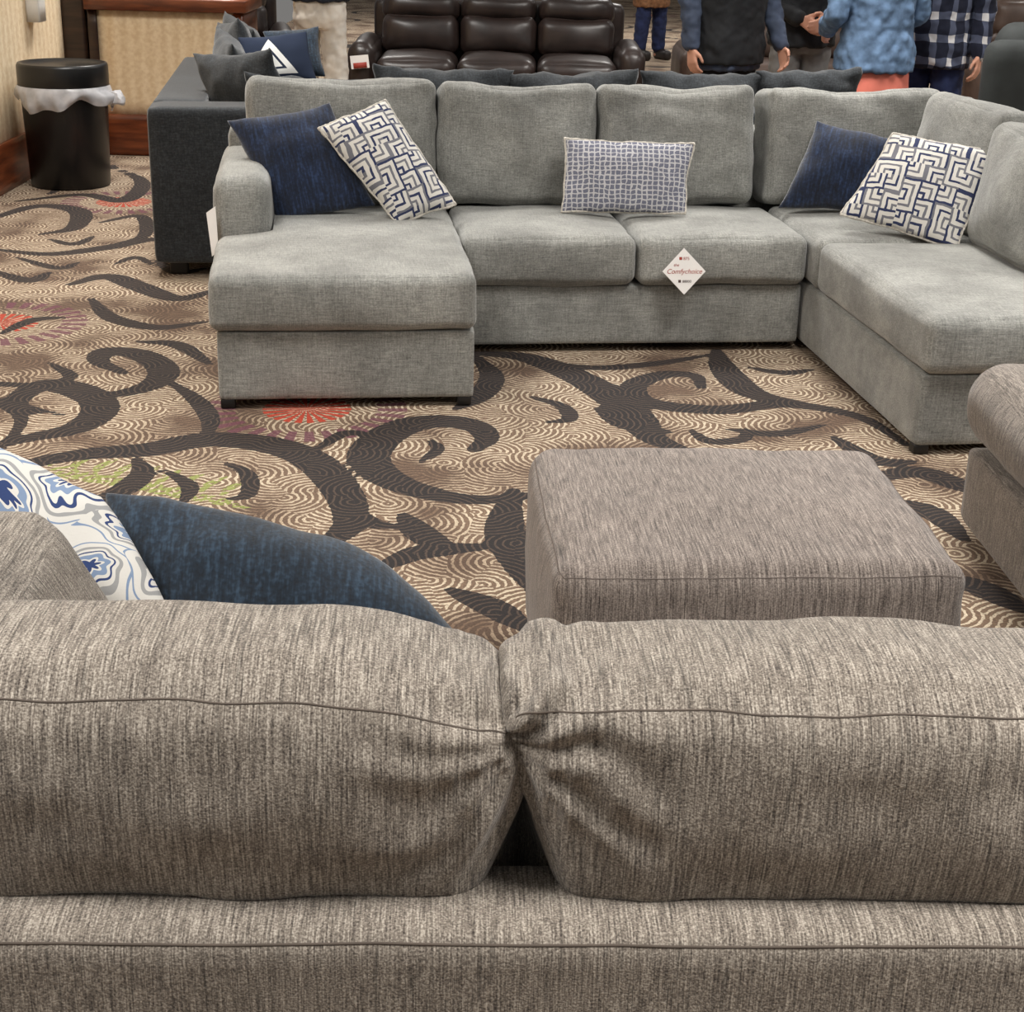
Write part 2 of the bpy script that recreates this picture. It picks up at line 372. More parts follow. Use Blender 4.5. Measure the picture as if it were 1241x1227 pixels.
def field(curves):
    D=np.full(gx.shape,.4)
    for pts,w in curves:
        lo=pts.min(0)-.3; hi=pts.max(0)+.3
        ix=np.where((gx>lo[0])&(gx<hi[0])&(gy>lo[1])&(gy<hi[1]))[0]
        if not len(ix): continue
        qx,qy=gx[ix],gy[ix]; best=D[ix]; n=len(pts)-1
        for i in range(n):
            a,b=pts[i],pts[i+1]; d=b-a; L=max(1e-9,d@d)
            t=np.clip(((qx-a[0])*d[0]+(qy-a[1])*d[1])/L,0,1)
            dist=np.hypot(qx-a[0]-t*d[0],qy-a[1]-t*d[1]); s=(i+t)/n
            best=np.minimum(best,dist-w*.5*(.25+.85*np.sin(PI*np.clip(s*.92+.05,0,1))))
        D[ix]=best
    return D
sc_f=field(scr)
gl=[]
for k in range(9):
    x=60+k*26; y=566+k*4.5; gl.append((cat([onz(x,y),onz(x+10,y-10),onz(x+34,y-20)],3),.028)); gl.append((cat([onz(x,y+2),onz(x+20,y+12),onz(x+40,y+15)],3),.024))
gl.append((cat([onz(50,562),onz(150,582),onz(290,606)],6),.02))
gr_f=field(gl)
ros=[onz(372,496),onz(0,392),onz(150,245)]+[V((rg.uniform(-2,7),rg.uniform(10,28),0)) for _ in range(14)]
ro_f=np.full(gx.shape,3.0); an_f=np.zeros(gx.shape)
for p in ros:
    d=np.hypot(gx-p.x,gy-p.y); k=d<ro_f; ro_f[k]=d[k]; an_f[k]=np.arctan2(gy-p.y,gx-p.x)[k]
nx,ny=len(xs),len(ys); I=np.arange(nx*ny).reshape(ny,nx)
fc=np.stack([I[:-1,:-1].ravel(),I[:-1,1:].ravel(),I[1:,1:].ravel(),I[1:,:-1].ravel()],1)
me=bpy.data.meshes.new('floor'); me.from_pydata(np.stack([gx,gy,gx*0],1).tolist(),[],fc.tolist())
for nm,arr in (('scroll',sc_f),('sprig',gr_f),('rosette',ro_f),('angle',an_f)):
    at=me.attributes.new(nm,'FLOAT','POINT'); at.data.foreach_set('value',arr.astype(np.float32))
m,nt,b=newmat('patterned hotel carpet',.95)
def attr(n):
    a=nt.nodes.new('ShaderNodeAttribute'); a.attribute_name=n; return a.outputs['Fac']
v=objco(nt,False)
vo=nt.nodes.new('ShaderNodeTexVoronoi'); vo.voronoi_dimensions='2D'; nt.links.new(v,vo.inputs['Vector']); vo.inputs['Scale'].default_value=7.5
dr=vmath(nt,'MULTIPLY',vmath(nt,'SUBTRACT',vo.outputs['Color'],(.5,.5,.5)).outputs[0],(1,1,0)).outputs[0]
off=vmath(nt,'MULTIPLY',vmath(nt,'NORMALIZE',dr).outputs[0],(.095,.095,0)).outputs[0]
dv=vmath(nt,'ADD',vmath(nt,'SUBTRACT',v,vo.outputs['Position']).outputs[0],off).outputs[0]
dv=vmath(nt,'MULTIPLY',dv,(1,1,0)).outputs[0]
dl=vmath(nt,'LENGTH',dv).outputs['Value']
br=noisen(nt,v,55,2)
rg1=mth(nt,'FRACT',mth(nt,'ADD',mth(nt,'DIVIDE',dl,.021),mth(nt,'MULTIPLY',br,.4)))
br2=noisen(nt,v,42,1)
line=mth(nt,'LESS_THAN',rg1,mth(nt,'MULTIPLY',br2,.74))
reg=noisen(nt,v,2.6,2)
base=ramp(nt,reg,[(.40,col(90,71,58)),(.46,col(107,86,70)),(.54,col(120,98,80))])
cream=ramp(nt,reg,[(.36,col(116,94,76)),(.42,col(168,148,125)),(.55,col(202,186,162))])
c=mixc(nt,line,base,cream)
ring2=mth(nt,'MULTIPLY',mth(nt,'LESS_THAN',mth(nt,'ABSOLUTE',mth(nt,'SUBTRACT',attr('rosette'),.29)),.05),mth(nt,'GREATER_THAN',mth(nt,'SINE',mth(nt,'MULTIPLY',attr('angle'),30.0)),-.1))
c=mixc(nt,mth(nt,'MULTIPLY',ring2,.85),c,col(106,60,74))
red=mth(nt,'MULTIPLY',mth(nt,'LESS_THAN',attr('rosette'),.15),mth(nt,'GREATER_THAN',mth(nt,'SINE',mth(nt,'MULTIPLY',attr('angle'),22.0)),-.3))
c=mixc(nt,red,c,col(176,64,44))
gk=mth(nt,'MULTIPLY',mth(nt,'LESS_THAN',attr('sprig'),0.0),mth(nt,'LESS_THAN',br,.56))
c=mixc(nt,mth(nt,'MULTIPLY',gk,.85),c,col(136,146,74))
e=mth(nt,'ADD',attr('scroll'),mth(nt,'MULTIPLY',mth(nt,'SUBTRACT',br,.5),.014))
dk=mixc(nt,mth(nt,'LESS_THAN',rg1,.30),col(36,31,31),col(76,62,54))
c=mixc(nt,mth(nt,'LESS_THAN',e,0.0),c,dk)
pile=noisen(nt,v,160,2)
c=mixc(nt,1.0,c,ramp(nt,pile,[(.3,gv(.58)),(.7,gv(1.14))]),'MULTIPLY')
nt.links.new(c,b.inputs['Base Color']); bump(nt,b,pile,.4,.004)
me.materials.append(m); fl=bpy.data.objects.new('floor',me); C.objects.link(fl); tag(fl,kind='structure')
# ---------------------------------------------------------------- room
tag(box('wall_left',(-3.1,2,0),(-2.93,12.5,3.2),M['paperY']),kind='structure')
tag(box('baseboard_left',(-2.93,2,0),(-2.90,10.3,.27),M['wood']),kind='structure')
tag(box('trim_1',(-2.93,10.33,0),(-2.78,10.62,3.2),M['darkwood']),kind='structure')
tag(box('wall_back',(-3.1,30.6,0),(9.6,30.8,3.2),M['wallfar']),kind='structure')
o=box('wall_box',(-2.93,9.60,.87),(-2.85,9.74,1.5),M['white']); tag(o,'slim white box fixed to the striped wallpaper above the bin','wall box')
ct=empty('counter',(-2.27,10.6,0),0,'low wallpapered counter with red brown wood cap behind the bin','counter')
box('panel',(-.44,-.28,.25),(.44,.28,.90),M['paperX'],ct); box('cap',(-.5,-.34,.90),(.52,.34,.985),M['wood'],ct,.012)
box('base_trim',(-.49,-.31,0),(.49,.31,.26),M['wood'],ct); box('corner_post',(.43,-.3,.25),(.49,.3,.90),M['wood'],ct); box('corner_post',(-.49,-.3,.25),(-.43,.3,.90),M['darkwood'],ct)
# bin
bn=empty('trash_can',(-2.625,9.2,0),0,'round black trash can with white liner by the left wall','trash can')
lathe('body',[(.215,0),(.225,.01),(.243,.56),(.246,.58)],M['blackp'],bn)
lathe('rim_lid',[(.25,.56),(.254,.57),(.254,.675),(.248,.69),(.23,.692),(.21,.678),(.1,.67),(.01,.67)],M['blackp'],bn)
def wob(r,z,a,i):
    k=i/6
    return r+k*(.009*math.sin(7*a+i*.7)+.007*math.sin(19*a-i*.5))+(.03*max(0,math.cos(a+.25))**10 if i>2 else 0), z-.03*math.sin(3*a+1)*k-(.016*math.sin(8*a)*k)
lathe('liner',[(.256,.57),(.262,.56),(.266,.545),(.268,.525),(.268,.505),(.264,.485),(.252,.465)],M['liner'],bn,90,wob,False)
softbox('liner_knot',(.25,-.06,.455),(.35,.03,.54),M['liner'],bn,.035,n=14,amp=.02,freq=16)
# ---------------------------------------------------------------- grey sectional
YW=math.radians(7.5); E=V((-.134,5.154,0)); U=V((math.cos(YW),math.sin(YW),0)); W_=V((-math.sin(YW),math.cos(YW),0))
def W(u,v,z=0): return E+U*u+W_*v+V((0,0,z))
gs=empty('sectional_sofa',E,YW,'light grey U-shaped sectional sofa with chaises, in the middle of the showroom','sofa')
G=M['grey']
softbox('base',(-.87,.0,.03),(-.005,1.64,.27),G,gs,.015,(.0,.004,0),12,.002)
softbox('base',(.0,.66,.03),(1.335,1.64,.265),G,gs,.015,(.0,.004,0),12,.002)
softbox('base',(1.35,-.58,.03),(2.3,1.64,.27),G,gs,.015,(.004,.004,0),12,.002)
softbox('back_frame',(-.88,1.45,.03),(2.3,1.66,.74),G,gs,.04,n=14)
softbox('side_frame',(2.16,-.55,.03),(2.36,1.62,.74),G,gs,.04,n=14)
def chfn(P,q):
    if P.y>.66 and P.x<-.69: P.x=-.69
    return P
softbox('chaise_cushion',(-.89,-.025,.272),(.0,1.26,.462),G,gs,.035,(.006,.012,.018),40,.005,4,chfn)
softbox('arm',(-.905,.69,.03),(-.70,1.6,.66),G,gs,.055,(.012,.012,.01),18,.006)
for a,b_ in ((.005,.668),(.674,1.338)): softbox('seat_cushion',(a,.625,.268),(b_,1.28,.455),G,gs,.04,(.004,.015,.022),24,.007)
softbox('seat_cushion',(1.345,-.605,.272),(1.98,.525,.46),G,gs,.04,(.008,.012,.02),24,.007)
softbox('seat_cushion',(1.345,.535,.27),(1.98,1.28,.46),G,gs,.04,(.004,.01,.02),24,.007)
def sag(P,q):    # soft cushions: the middle of the top dips, the corners stay up
    if q[2]>0: P.z-=.018*q[2]*(math.cos(q[0]*PI)+1)*.5*abs(q[2])-.008
    P.y+=.008*noise.noise(V((P.x*9+P.z*7,P.z*14-P.x*6,3)))
    return P
def bcush(u0,u1,z1=.93,v=1.35,rz=0,tilt=-.16): softbox('back_cushion',(u0,v-.13,.45),(u1,v+.10,z1),G,gs,.046,(.006,.042,.006),34,.015,5,sag,(tilt,0,rz))
bcush(-.79,-.045,.94); bcush(-.035,.61,.925); bcush(.62,1.265,.925); bcush(1.32,2.06,.92,1.36)
softbox('back_cushion',(1.95,.56,.45),(2.16,1.2,.93),G,gs,.045,(.045,.008,.006),26,.015,5,None,(0,.14,.1))
softbox('back_cushion',(1.92,-.2,.45),(2.15,.52,.90),G,gs,.055,(.055,.01,.012),26,.014,4.5,None,(0,.14,0))
for u,v_ in ((-.84,.03),(-.04,.03),(1.38,-.55),(2.25,-.55),(-.84,1.6),(2.25,1.6)): box('foot',(u-.025,v_-.025,0),(u+.025,v_+.025,.035),M['blackf'],gs)
# ---------------------------------------------------------------- charcoal sectional behind
ds=empty('sectional_sofa',W(-1.25,1.95),YW,'charcoal L-shaped sectional sofa backing onto the light grey one','sofa')
D=M['dark']; DX=3.3
softbox('back_frame',(0,0,.06),(DX,.24,.75),D,ds,.03,n=14); softbox('return_frame',(0,.245,.06),(.24,2.2,.75),D,ds,.03,n=14)
softbox('base',(.245,.245,.06),(DX,1.0,.27),D,ds,.02); softbox('return_base',(.245,1.01,.06),(1.0,2.2,.27),D,ds,.02)
softbox('seat_cushion',(.245,.25,.275),(1.0,1.02,.46),D,ds,.05,(0,0,.02),14,.004); softbox('seat_cushion',(.245,1.03,.275),(1.02,2.2,.46),D,ds,.05,(0,0,.02),14,.004)
for i in range(3): softbox('seat_cushion',(1.01+i*.76,.25,.275),(1.76+i*.76,1.02,.46),D,ds,.05,(0,0,.02),14,.004)
def dpil(x,y,z,w,h,th,rx,rz,amp=.012,roll=0):
    a,b_=w/2,h/2; cr,sr=math.cos(roll),math.sin(roll)
    p=pillow_mesh('back_cushion',[(x_*cr-y_*sr,x_*sr+y_*cr) for x_,y_ in ((-a,b_),(a,b_),(a,-b_),(-a,-b_))],th,D,ds,None,amp,.08,26,.5); p.location=(x,y,z); p.rotation_euler=(PI/2+rx,0,rz)
for x,w_,z,rx,rz,rl in ((1.31,.64,.67,.22,.05,-.02),(1.92,.61,.66,.3,-.06,.05),(2.51,.60,.665,.24,.06,-.04),(3.04,.50,.69,.34,-.1,.06)): dpil(x,.34,z,w_,.49,.24,rx,rz,.02,rl)
dpil(.70,.36,.64,.62,.46,.20,.3,.1,.012,-.06); dpil(.42,.46,.72,.54,.48,.18,.3,-PI/4,.01,.12)
dpil(.36,.80,.73,.58,.54,.2,.2,-PI/2+.15,.01,-.06); dpil(.36,1.35,.75,.58,.54,.2,.2,-PI/2+.25,.01,.12); dpil(.38,1.90,.73,.56,.52,.2,.25,-PI/2+.3,.01,-.1)
for u,v_ in ((.1,.1),(DX-.1,.1),(.1,2.1),(.92,2.1),(DX-.1,.9)): box('foot',(u-.04,v_-.04,0),(u+.04,v_+.04,.07),M['blackf'],ds)
# ---------------------------------------------------------------- taupe sectional (nearest)
FY=math.radians(2.0); FO=V((.01,1.37,0))
ts=empty('sectional_sofa',FO,FY,'taupe striated sectional sofa seen from behind, nearest to the viewer','sofa')
T=M['taupe']
RZ=.620
o,f=softbox('back_frame',(-1.2,0,.05),(1.33,.155,RZ),T,ts,.022,(0,0,.006),(60,10,20),.003,6)
tube('seam',[f((s/40-1,-1,.93)) for s in range(0,81)],.0016,M['seam'],o)
softbox('base',(-1.2,.16,.05),(1.33,.96,.27),T,ts,.02)
softbox('side_frame',(-1.4,.0,.05),(-1.205,1.0,.62),T,ts,.03)
for a,b_ in ((-1.2,-.66),(-.65,.0),(.01,.68),(.69,1.32)): softbox('seat_cushion',(a,.17,.275),(b_,.98,.455),T,ts,.05,(0,.01,.015),14,.004)
softbox('chaise_base',(1.338,.0,.04),(2.28,2.70,.26),M['taupe3'],ts,.025,n=14)
softbox('chaise_cushion',(1.312,.0,.266),(2.3,2.75,.50),M['taupe3'],ts,.105,(.01,.014,.022),34,.008)
def fcush(x0,x1,inner,drop,amp,top,r,reach,ps,angs,tipshift,shb):
    def fn(P,q):
        X,Y,Z=P
        e=(x1-X) if inner=='R' else (X-x0)
        sg=1 if inner=='R' else -1
        if q[1]<0:
            t=max(0,min(1,(Z-RZ)/(top-RZ))); Y-= .03*math.sin(PI*t)**.6*(1-q[0]**4)*abs(q[1])
        s=max(0,1-e/reach)
        if Z>.66: Z-=drop*s**1.6*((Z-.66)/.25)
        bt=max(0,min(1,1-(Z-RZ)/.14)); X-=sg*shb*bt**1.7*max(0,1-e/.3)*max(0,min(1,(.24-Y)/.1))
        tt=max(0,min(1,(Z-.72)/.12)); X-=tipshift*tt*max(0,1-e/.12)
        # loose folds running out of the inner corner
        zt=max(0,min(1,(Z-.80)/.05)); rw=max(0,min(1,-q[1]))
        dx=e+.01; dz=Z-.80; rr=math.hypot(dx,dz); th=math.atan2(dz,dx)+.45*noise.noise(V((X*7,Z*7,1)))
        for a_,ln,dp in angs:
            g=math.exp(-((rr-ln*.55)/(ln*.42))**2)
            k=math.exp(-((th-a_)/(.15))**2)*g; k2=math.exp(-((th-a_-.3)/(.18))**2)*g
            Y+=amp*dp*(k-.7*k2)*rw; Z-=amp*dp*.5*(k-.7*k2)*zt
        mk_=math.exp(-(e*e+(Z-.82)**2)/.010) if amp>.005 else 0
        if mk_>.01:
            rn=(abs(noise.noise(V((X*28,Z*18,Y*12+4))))-.22)
            Y+=.022*mk_*rn*rw; Z-=.014*mk_*rn*zt
        Y+=.006*noise.noise(V((X*5+Z*6,Z*11-X*4,2)))*rw
        if Z<RZ+.003: Y=max(Y,.165)
        return V((X,Y,Z))
    o,f=softbox('back_cushion',(x0,.075,.465),(x1,.30,top),T,ts,r,(.0,.0,.012),(110,40,110),.009,5,fn)
    tube('seam',[f((-.95+1.9*s/90,-1,ps+.02*math.sin(s*.09)+(.04*max(0,(s-60)/30)**2 if inner=='R' else -.1*max(0,(12-s)/12)**2))) for s in range(91)],.0013,M['seam'],o)
CR=[(-1.15,.18,1.1),(-.75,.24,1.2),(-.35,.2,1.0),(.05,.22,.8),(.5,.17,1.1)]
CR2=[(-1.1,.16,.8),(-.6,.18,.8),(0,.14,.9),(.5,.16,1.6),(1.0,.14,1.5)]
fcush(-.72,.022,'R',.062,.011,.888,.06,.24,.80,CR,.012,.042); fcush(.012,.69,'L',.008,.011,.870,.045,.12,.85,CR2,.028,.042); fcush(.70,1.32,'L',.02,.003,.872,.07,.2,.83,[],0,.03)
def lfn(P,q):
    if q[0]>0: P.x-=.54*max(0,P.z-.64)*q[0]
    return P
softbox('back_cushion',(-1.10,.38,.455),(-.555,.76,.81),T,ts,.045,(.006,.012,.006),26,.007,5,lfn)
# ottoman
ot=empty('ottoman',(.462,3.085,0),math.radians(4),'taupe upholstered square-cornered ottoman standing alone on the carpet','ottoman')
def otfn(P,q):
    k=1-.010*(1-q[2])/2; P.x*=k; P.y*=k; return P
o,f=softbox('body',(-.405,-.365,.035),(.405,.365,.468),M['taupe2'],ot,.055,(.016,.016,.02),44,.007,6,otfn)
ring=[]
for k in range(4):
    for s in range(24):
        t=-.96+1.92*s/24; x,y=[(t,-1),(1,t),(-t,1),(-1,-t)][k]; ring.append(f((x,y,.84)))
tube('seam',ring,.0012,M['oseam'],o,True)
for x in(-.34,.34):
    for y in(-.3,.3): box('foot',(x-.03,y-.03,0),(x+.03,y+.03,.045),M['blackf'],ot)
# ---------------------------------------------------------------- throw pillows
pillow('throw_pillow','plain navy blue throw pillow at the left end beside the grey sofa arm',[(275,146),(400,126),(455,250),(338,272)],W(-.5,1.04,.6),(.12,-.92,.42),.16,M['navy'],pinch=.05)
pillow('throw_pillow','white throw pillow with navy angular print leaning beside the left navy pillow',[(386,156),(466,121),(552,248),(482,272)],W(-.28,.93,.6),(.25,-.85,.5),.15,M['maze'],M['trimw'],pinch=.02)
pillow('throw_pillow','small rectangular slate blue lumbar pillow with white hatched lines',[(684,168),(842,174),(830,260),(680,257)],W(.45,1.02,.58),(0,-.93,.36),.11,M['grid'],M['trimw'],pinch=.04)
pillow('throw_pillow','plain navy blue throw pillow at the right corner of the grey sofa',[(990,146),(1085,168),(1052,258),(944,252)],W(1.5,1.06,.6),(-.2,-.9,.4),.16,M['navy'],pinch=.05)
pillow('throw_pillow','white throw pillow with navy angular print at the right corner of grey sofa',[(1082,162),(1214,184),(1158,302),(1018,260)],W(1.62,.64,.58),(-.2,-.85,.5),.14,M['maze'],M['trimw'],pinch=.04)
pillow('throw_pillow','white and blue paisley throw pillow leaning at far left of taupe sofa',[(-90,510),(122,600),(215,760),(-10,790)],(-.72,2.22,.68),(.1,-.8,.6),.11,M['paisley'],pinch=-.04)
pillow('throw_pillow','dark teal navy throw pillow leaning behind the taupe back cushions',[(130,598),(430,664),(590,810),(215,850)],(-.3,2.36,.62),(.1,-.72,.7),.17,M['teal'],pinch=-.10)
pillow('throw_pillow','plain dark navy throw pillow behind the triangle pillow on the charcoal sofa',[(318,38),(386,32),(394,92),(330,98)],W(-.6,2.98,.66),(.0,-.9,.4),.13,M['teal'])
pillow('throw_pillow','navy throw pillow with white triangle emblem on the charcoal sofa',[(288,46),(372,38),(384,98),(298,104)],W(-.62,2.62,.68),(.1,-.9,.4),.10,M['tri'],pinch=.04)
# ---------------------------------------------------------------- tags
def ptag(label,pts,p0,n):
    m,c=frame_from_quad(pts,p0,n)
    vs=[(x,y,z) for z in(-.001,.001) for x,y in c]; fs=[(3,2,1,0),(4,5,6,7)]+[(i,(i+1)%4,4+(i+1)%4,4+i) for i in range(4)]
    o=mk('price_tag',vs,fs,M['card'],None,False); o.matrix_world=m; tag(o,label,'tag')
    return o,c
n=(-W_*.96+V((0,0,.28))).normalized()
cen=onplane(829,329,W(.95,.575,.36),n); X=U; Y=n.cross(X)
m_=Matrix(((X.x,Y.x,n.x,cen.x),(X.y,Y.y,n.y,cen.y),(X.z,Y.z,n.z,cen.z),(0,0,0,1)))
s=.083
vs=[(x*s,y*s,z) for z in(-.001,.001) for x,y in((-1,0),(0,-1.05),(1,0),(0,1.05))]
o=mk('price_tag',vs,[(3,2,1,0),(4,5,6,7)]+[(i,(i+1)%4,4+(i+1)%4,4+i) for i in range(4)],M['card'],None,False); o.matrix_world=m_
tag(o,'white diamond-shaped card with red lettering on grey seat cushion front','tag')
text('Comfychoice',.0255,(0,-.001,.0016),M['redink'],o,.3); text('the',.016,(-.03,.023,.0016),M['redink'],o,.2); text('875',.016,(.009,.047,.0016),M['redink'],o); text('■',.015,(-.013,.047,.0016),M['redink'],o); text('■ 88800',.014,(.002,-.038,.0016),M['darkink'],o)
o,c=ptag('white hanging tag on the front corner of the left grey sofa arm',[(250,258),(261,250),(265,304),(257,311)],W(-.925,.675,.5),(-.1,-1,.1))
# ---------------------------------------------------------------- reclining sofas far behind
def recliner(label,x,y,wid,n,mat,yaw=0,z1=.95,name='reclining_sofa',cat_='sofa'):
    t=empty(name,(x,y,0),yaw,label,cat_)
    h=wid/2; a=.2
    softbox('base',(-h+a,.05,.06),(h-a,.85,.30),mat,t,.03)
    for s_ in(-1,1):
        lo,hi=sorted((s_*h,s_*(h-a))); softbox('arm',(lo,.0,.0),(hi,.9,.60),mat,t,.09,(.01,.02,.03),16,.01)
    w=(wid-2*a)/n
    for i in range(n):
        x0=-h+a+i*w+.006; x1=x0+w-.012
        softbox('seat_cushion',(x0,-.02,.28),(x1,.62,.5),mat,t,.08,(0,.02,.03),16,.01)
        softbox('footrest_panel',(x0,-.03,.09),(x1,.05,.29),mat,t,.03)
        softbox('back_cushion',(x0,.55,.46),(x1,.80,.76),mat,t,.08,(.0,.05,.02),16,.012,5,None,(-.18,0,0))
        softbox('head_pillow',(x0,.62,.70),(x1,.88,z1),mat,t,.09,(.0,.05,.02),16,.012,5,None,(-.15,0,0))
    softbox('back_panel',(-h+a*.6,.82,.06),(h-a*.6,.98,z1-.05),mat,t,.07,n=16)
    return t
recliner('dark brown leather three-seat reclining sofa far behind the charcoal sofa',-.2,11.95,2.2,3,M['leather'],0,.92)
recliner('brown leather reclining loveseat behind the standing person in black vest',2.05,12.1,1.75,2,M['brownl'],0,.95)
recliner('brown leather reclining sofa at the far right behind the people',4.1,11.6,1.8,2,M['brownl'],-.15,1.0)
recliner('charcoal recliner chair at the right edge beside the plaid shirt person',2.53,8.5,1.0,1,M['charl'],PI,1.12,'recliner_chair','chair')
recliner('dark brown recliner chair beyond the wood-capped counter',-2.25,12.6,1.0,1,M['leather'],.2,.9,'recliner_chair','chair')
o,c=ptag('small white and red tag on the left arm of the leather sofa',[(424,68),(446,66),(448,82),(426,84)],V((-1.22,11.93,.5)),(0,-1,.1))
box('red_stripe',(-.05,-.045,.0012),(.05,-.005,.003),M['redink'],o,.0005,2)
# ---------------------------------------------------------------- people
def capsule(bm,p0,p1,r0,r1,fl=None,seg=14):
    p0=V(p0);p1=V(p1); d=p1-p0; L=max(1e-4,d.length); d/=L
    u=d.cross(V((0,1,0)) if abs(d.y)<.9 else V((1,0,0))).normalized(); w=d.cross(u)
    prof=[]
    for i in range(1,7): a=PI/2*(1-i/6); prof.append((r0*math.cos(a),-r0*math.sin(a)))
    for i in range(0,6): a=PI/2*i/6; prof.append((r1*math.cos(a),L+r1*math.sin(a)))
    rings=[]; fy=fl or 1
    for r,z in prof:
        ring=[]
        for k in range(seg):
            an=2*PI*k/seg; off=u*math.cos(an)*r+w*math.sin(an)*r
            off.y*=fy; ring.append(bm.verts.new(p0+d*z+off))
        rings.append(ring)
    for a,b in zip(rings,rings[1:]):
        for k in range(seg): bm.faces.new((a[k],a[(k+1)%seg],b[(k+1)%seg],b[k]))
    bm.faces.new(rings[0][::-1]); bm.faces.new(rings[-1])
def loft(bm,rings,seg=32,rip=0):
    R_=[]
    for z,rx,ry,cx,cy in rings:
        ring=[]
        for k in range(seg):
            a=2*PI*k/seg; g=1+rip*math.sin(7*a+z*20)
            ca,sa=math.cos(a),math.sin(a); ex=.85
            ring.append(bm.verts.new((cx+rx*g*math.copysign(abs(ca)**ex,ca),cy+ry*g*math.copysign(abs(sa)**ex,sa),z)))
        R_.append(ring)
    for a,b in zip(R_,R_[1:]):
        for k in range(seg): bm.faces.new((a[k],a[(k+1)%seg],b[(k+1)%seg],b[k]))
    bm.faces.new(R_[0][::-1]); bm.faces.new(R_[-1])
def ell(bm,c,r):
    bmesh.ops.create_uvsphere(bm,u_segments=20,v_segments=14,radius=1,matrix=Matrix.Translation(c)@Matrix.Diagonal((r[0],r[1],r[2],1)))
ctex=bpy.data.textures.new('cloth folds','CLOUDS'); ctex.noise_scale=.055; ctex.noise_depth=1
def fin(name,bm,mat,parent,vox,it=5,fold=0):
    bmesh.ops.recalc_face_normals(bm,faces=bm.faces[:])
    o=frombm(name,bm,mat,parent); m=o.modifiers.new('Remesh','REMESH'); m.mode='VOXEL'; m.voxel_size=vox; m.use_smooth_shade=True
    s_=o.modifiers.new('Smooth','SMOOTH'); s_.iterations=it; s_.factor=.5
    if fold:
        d=o.modifiers.new('Folds','DISPLACE'); d.texture=ctex; d.strength=fold; d.mid_level=.35; d.texture_coords='LOCAL'
    return o
def hand(bm,w,d,side,nr):
    d=V(d).normalized(); side=V(side); side=(side-d*side.dot(d)).normalized(); nr=V(nr); nr=(nr-d*nr.dot(d)-side*nr.dot(side)).normalized(); w=V(w)
    for i in(-1.5,-.5,.5,1.5): capsule(bm,w+side*i*.011,w+d*.085+side*i*.021,.015,.0125)
    for i,L in zip((-1.5,-.5,.5,1.5),(.06,.075,.08,.07)):
        b=w+d*.088+side*i*.022; m=b+(d*.85+nr*.35)*L*.55; t=m+(d*.5+nr*.8)*L*.5
        capsule(bm,b,m,.0105,.0095); capsule(bm,m,t,.0095,.008)
    b=w+d*.025+side*.025; m=b+side*.035+d*.03+nr*.01; t=m+d*.035+side*.008+nr*.012
    capsule(bm,b,m,.014,.011); capsule(bm,m,t,.011,.009)
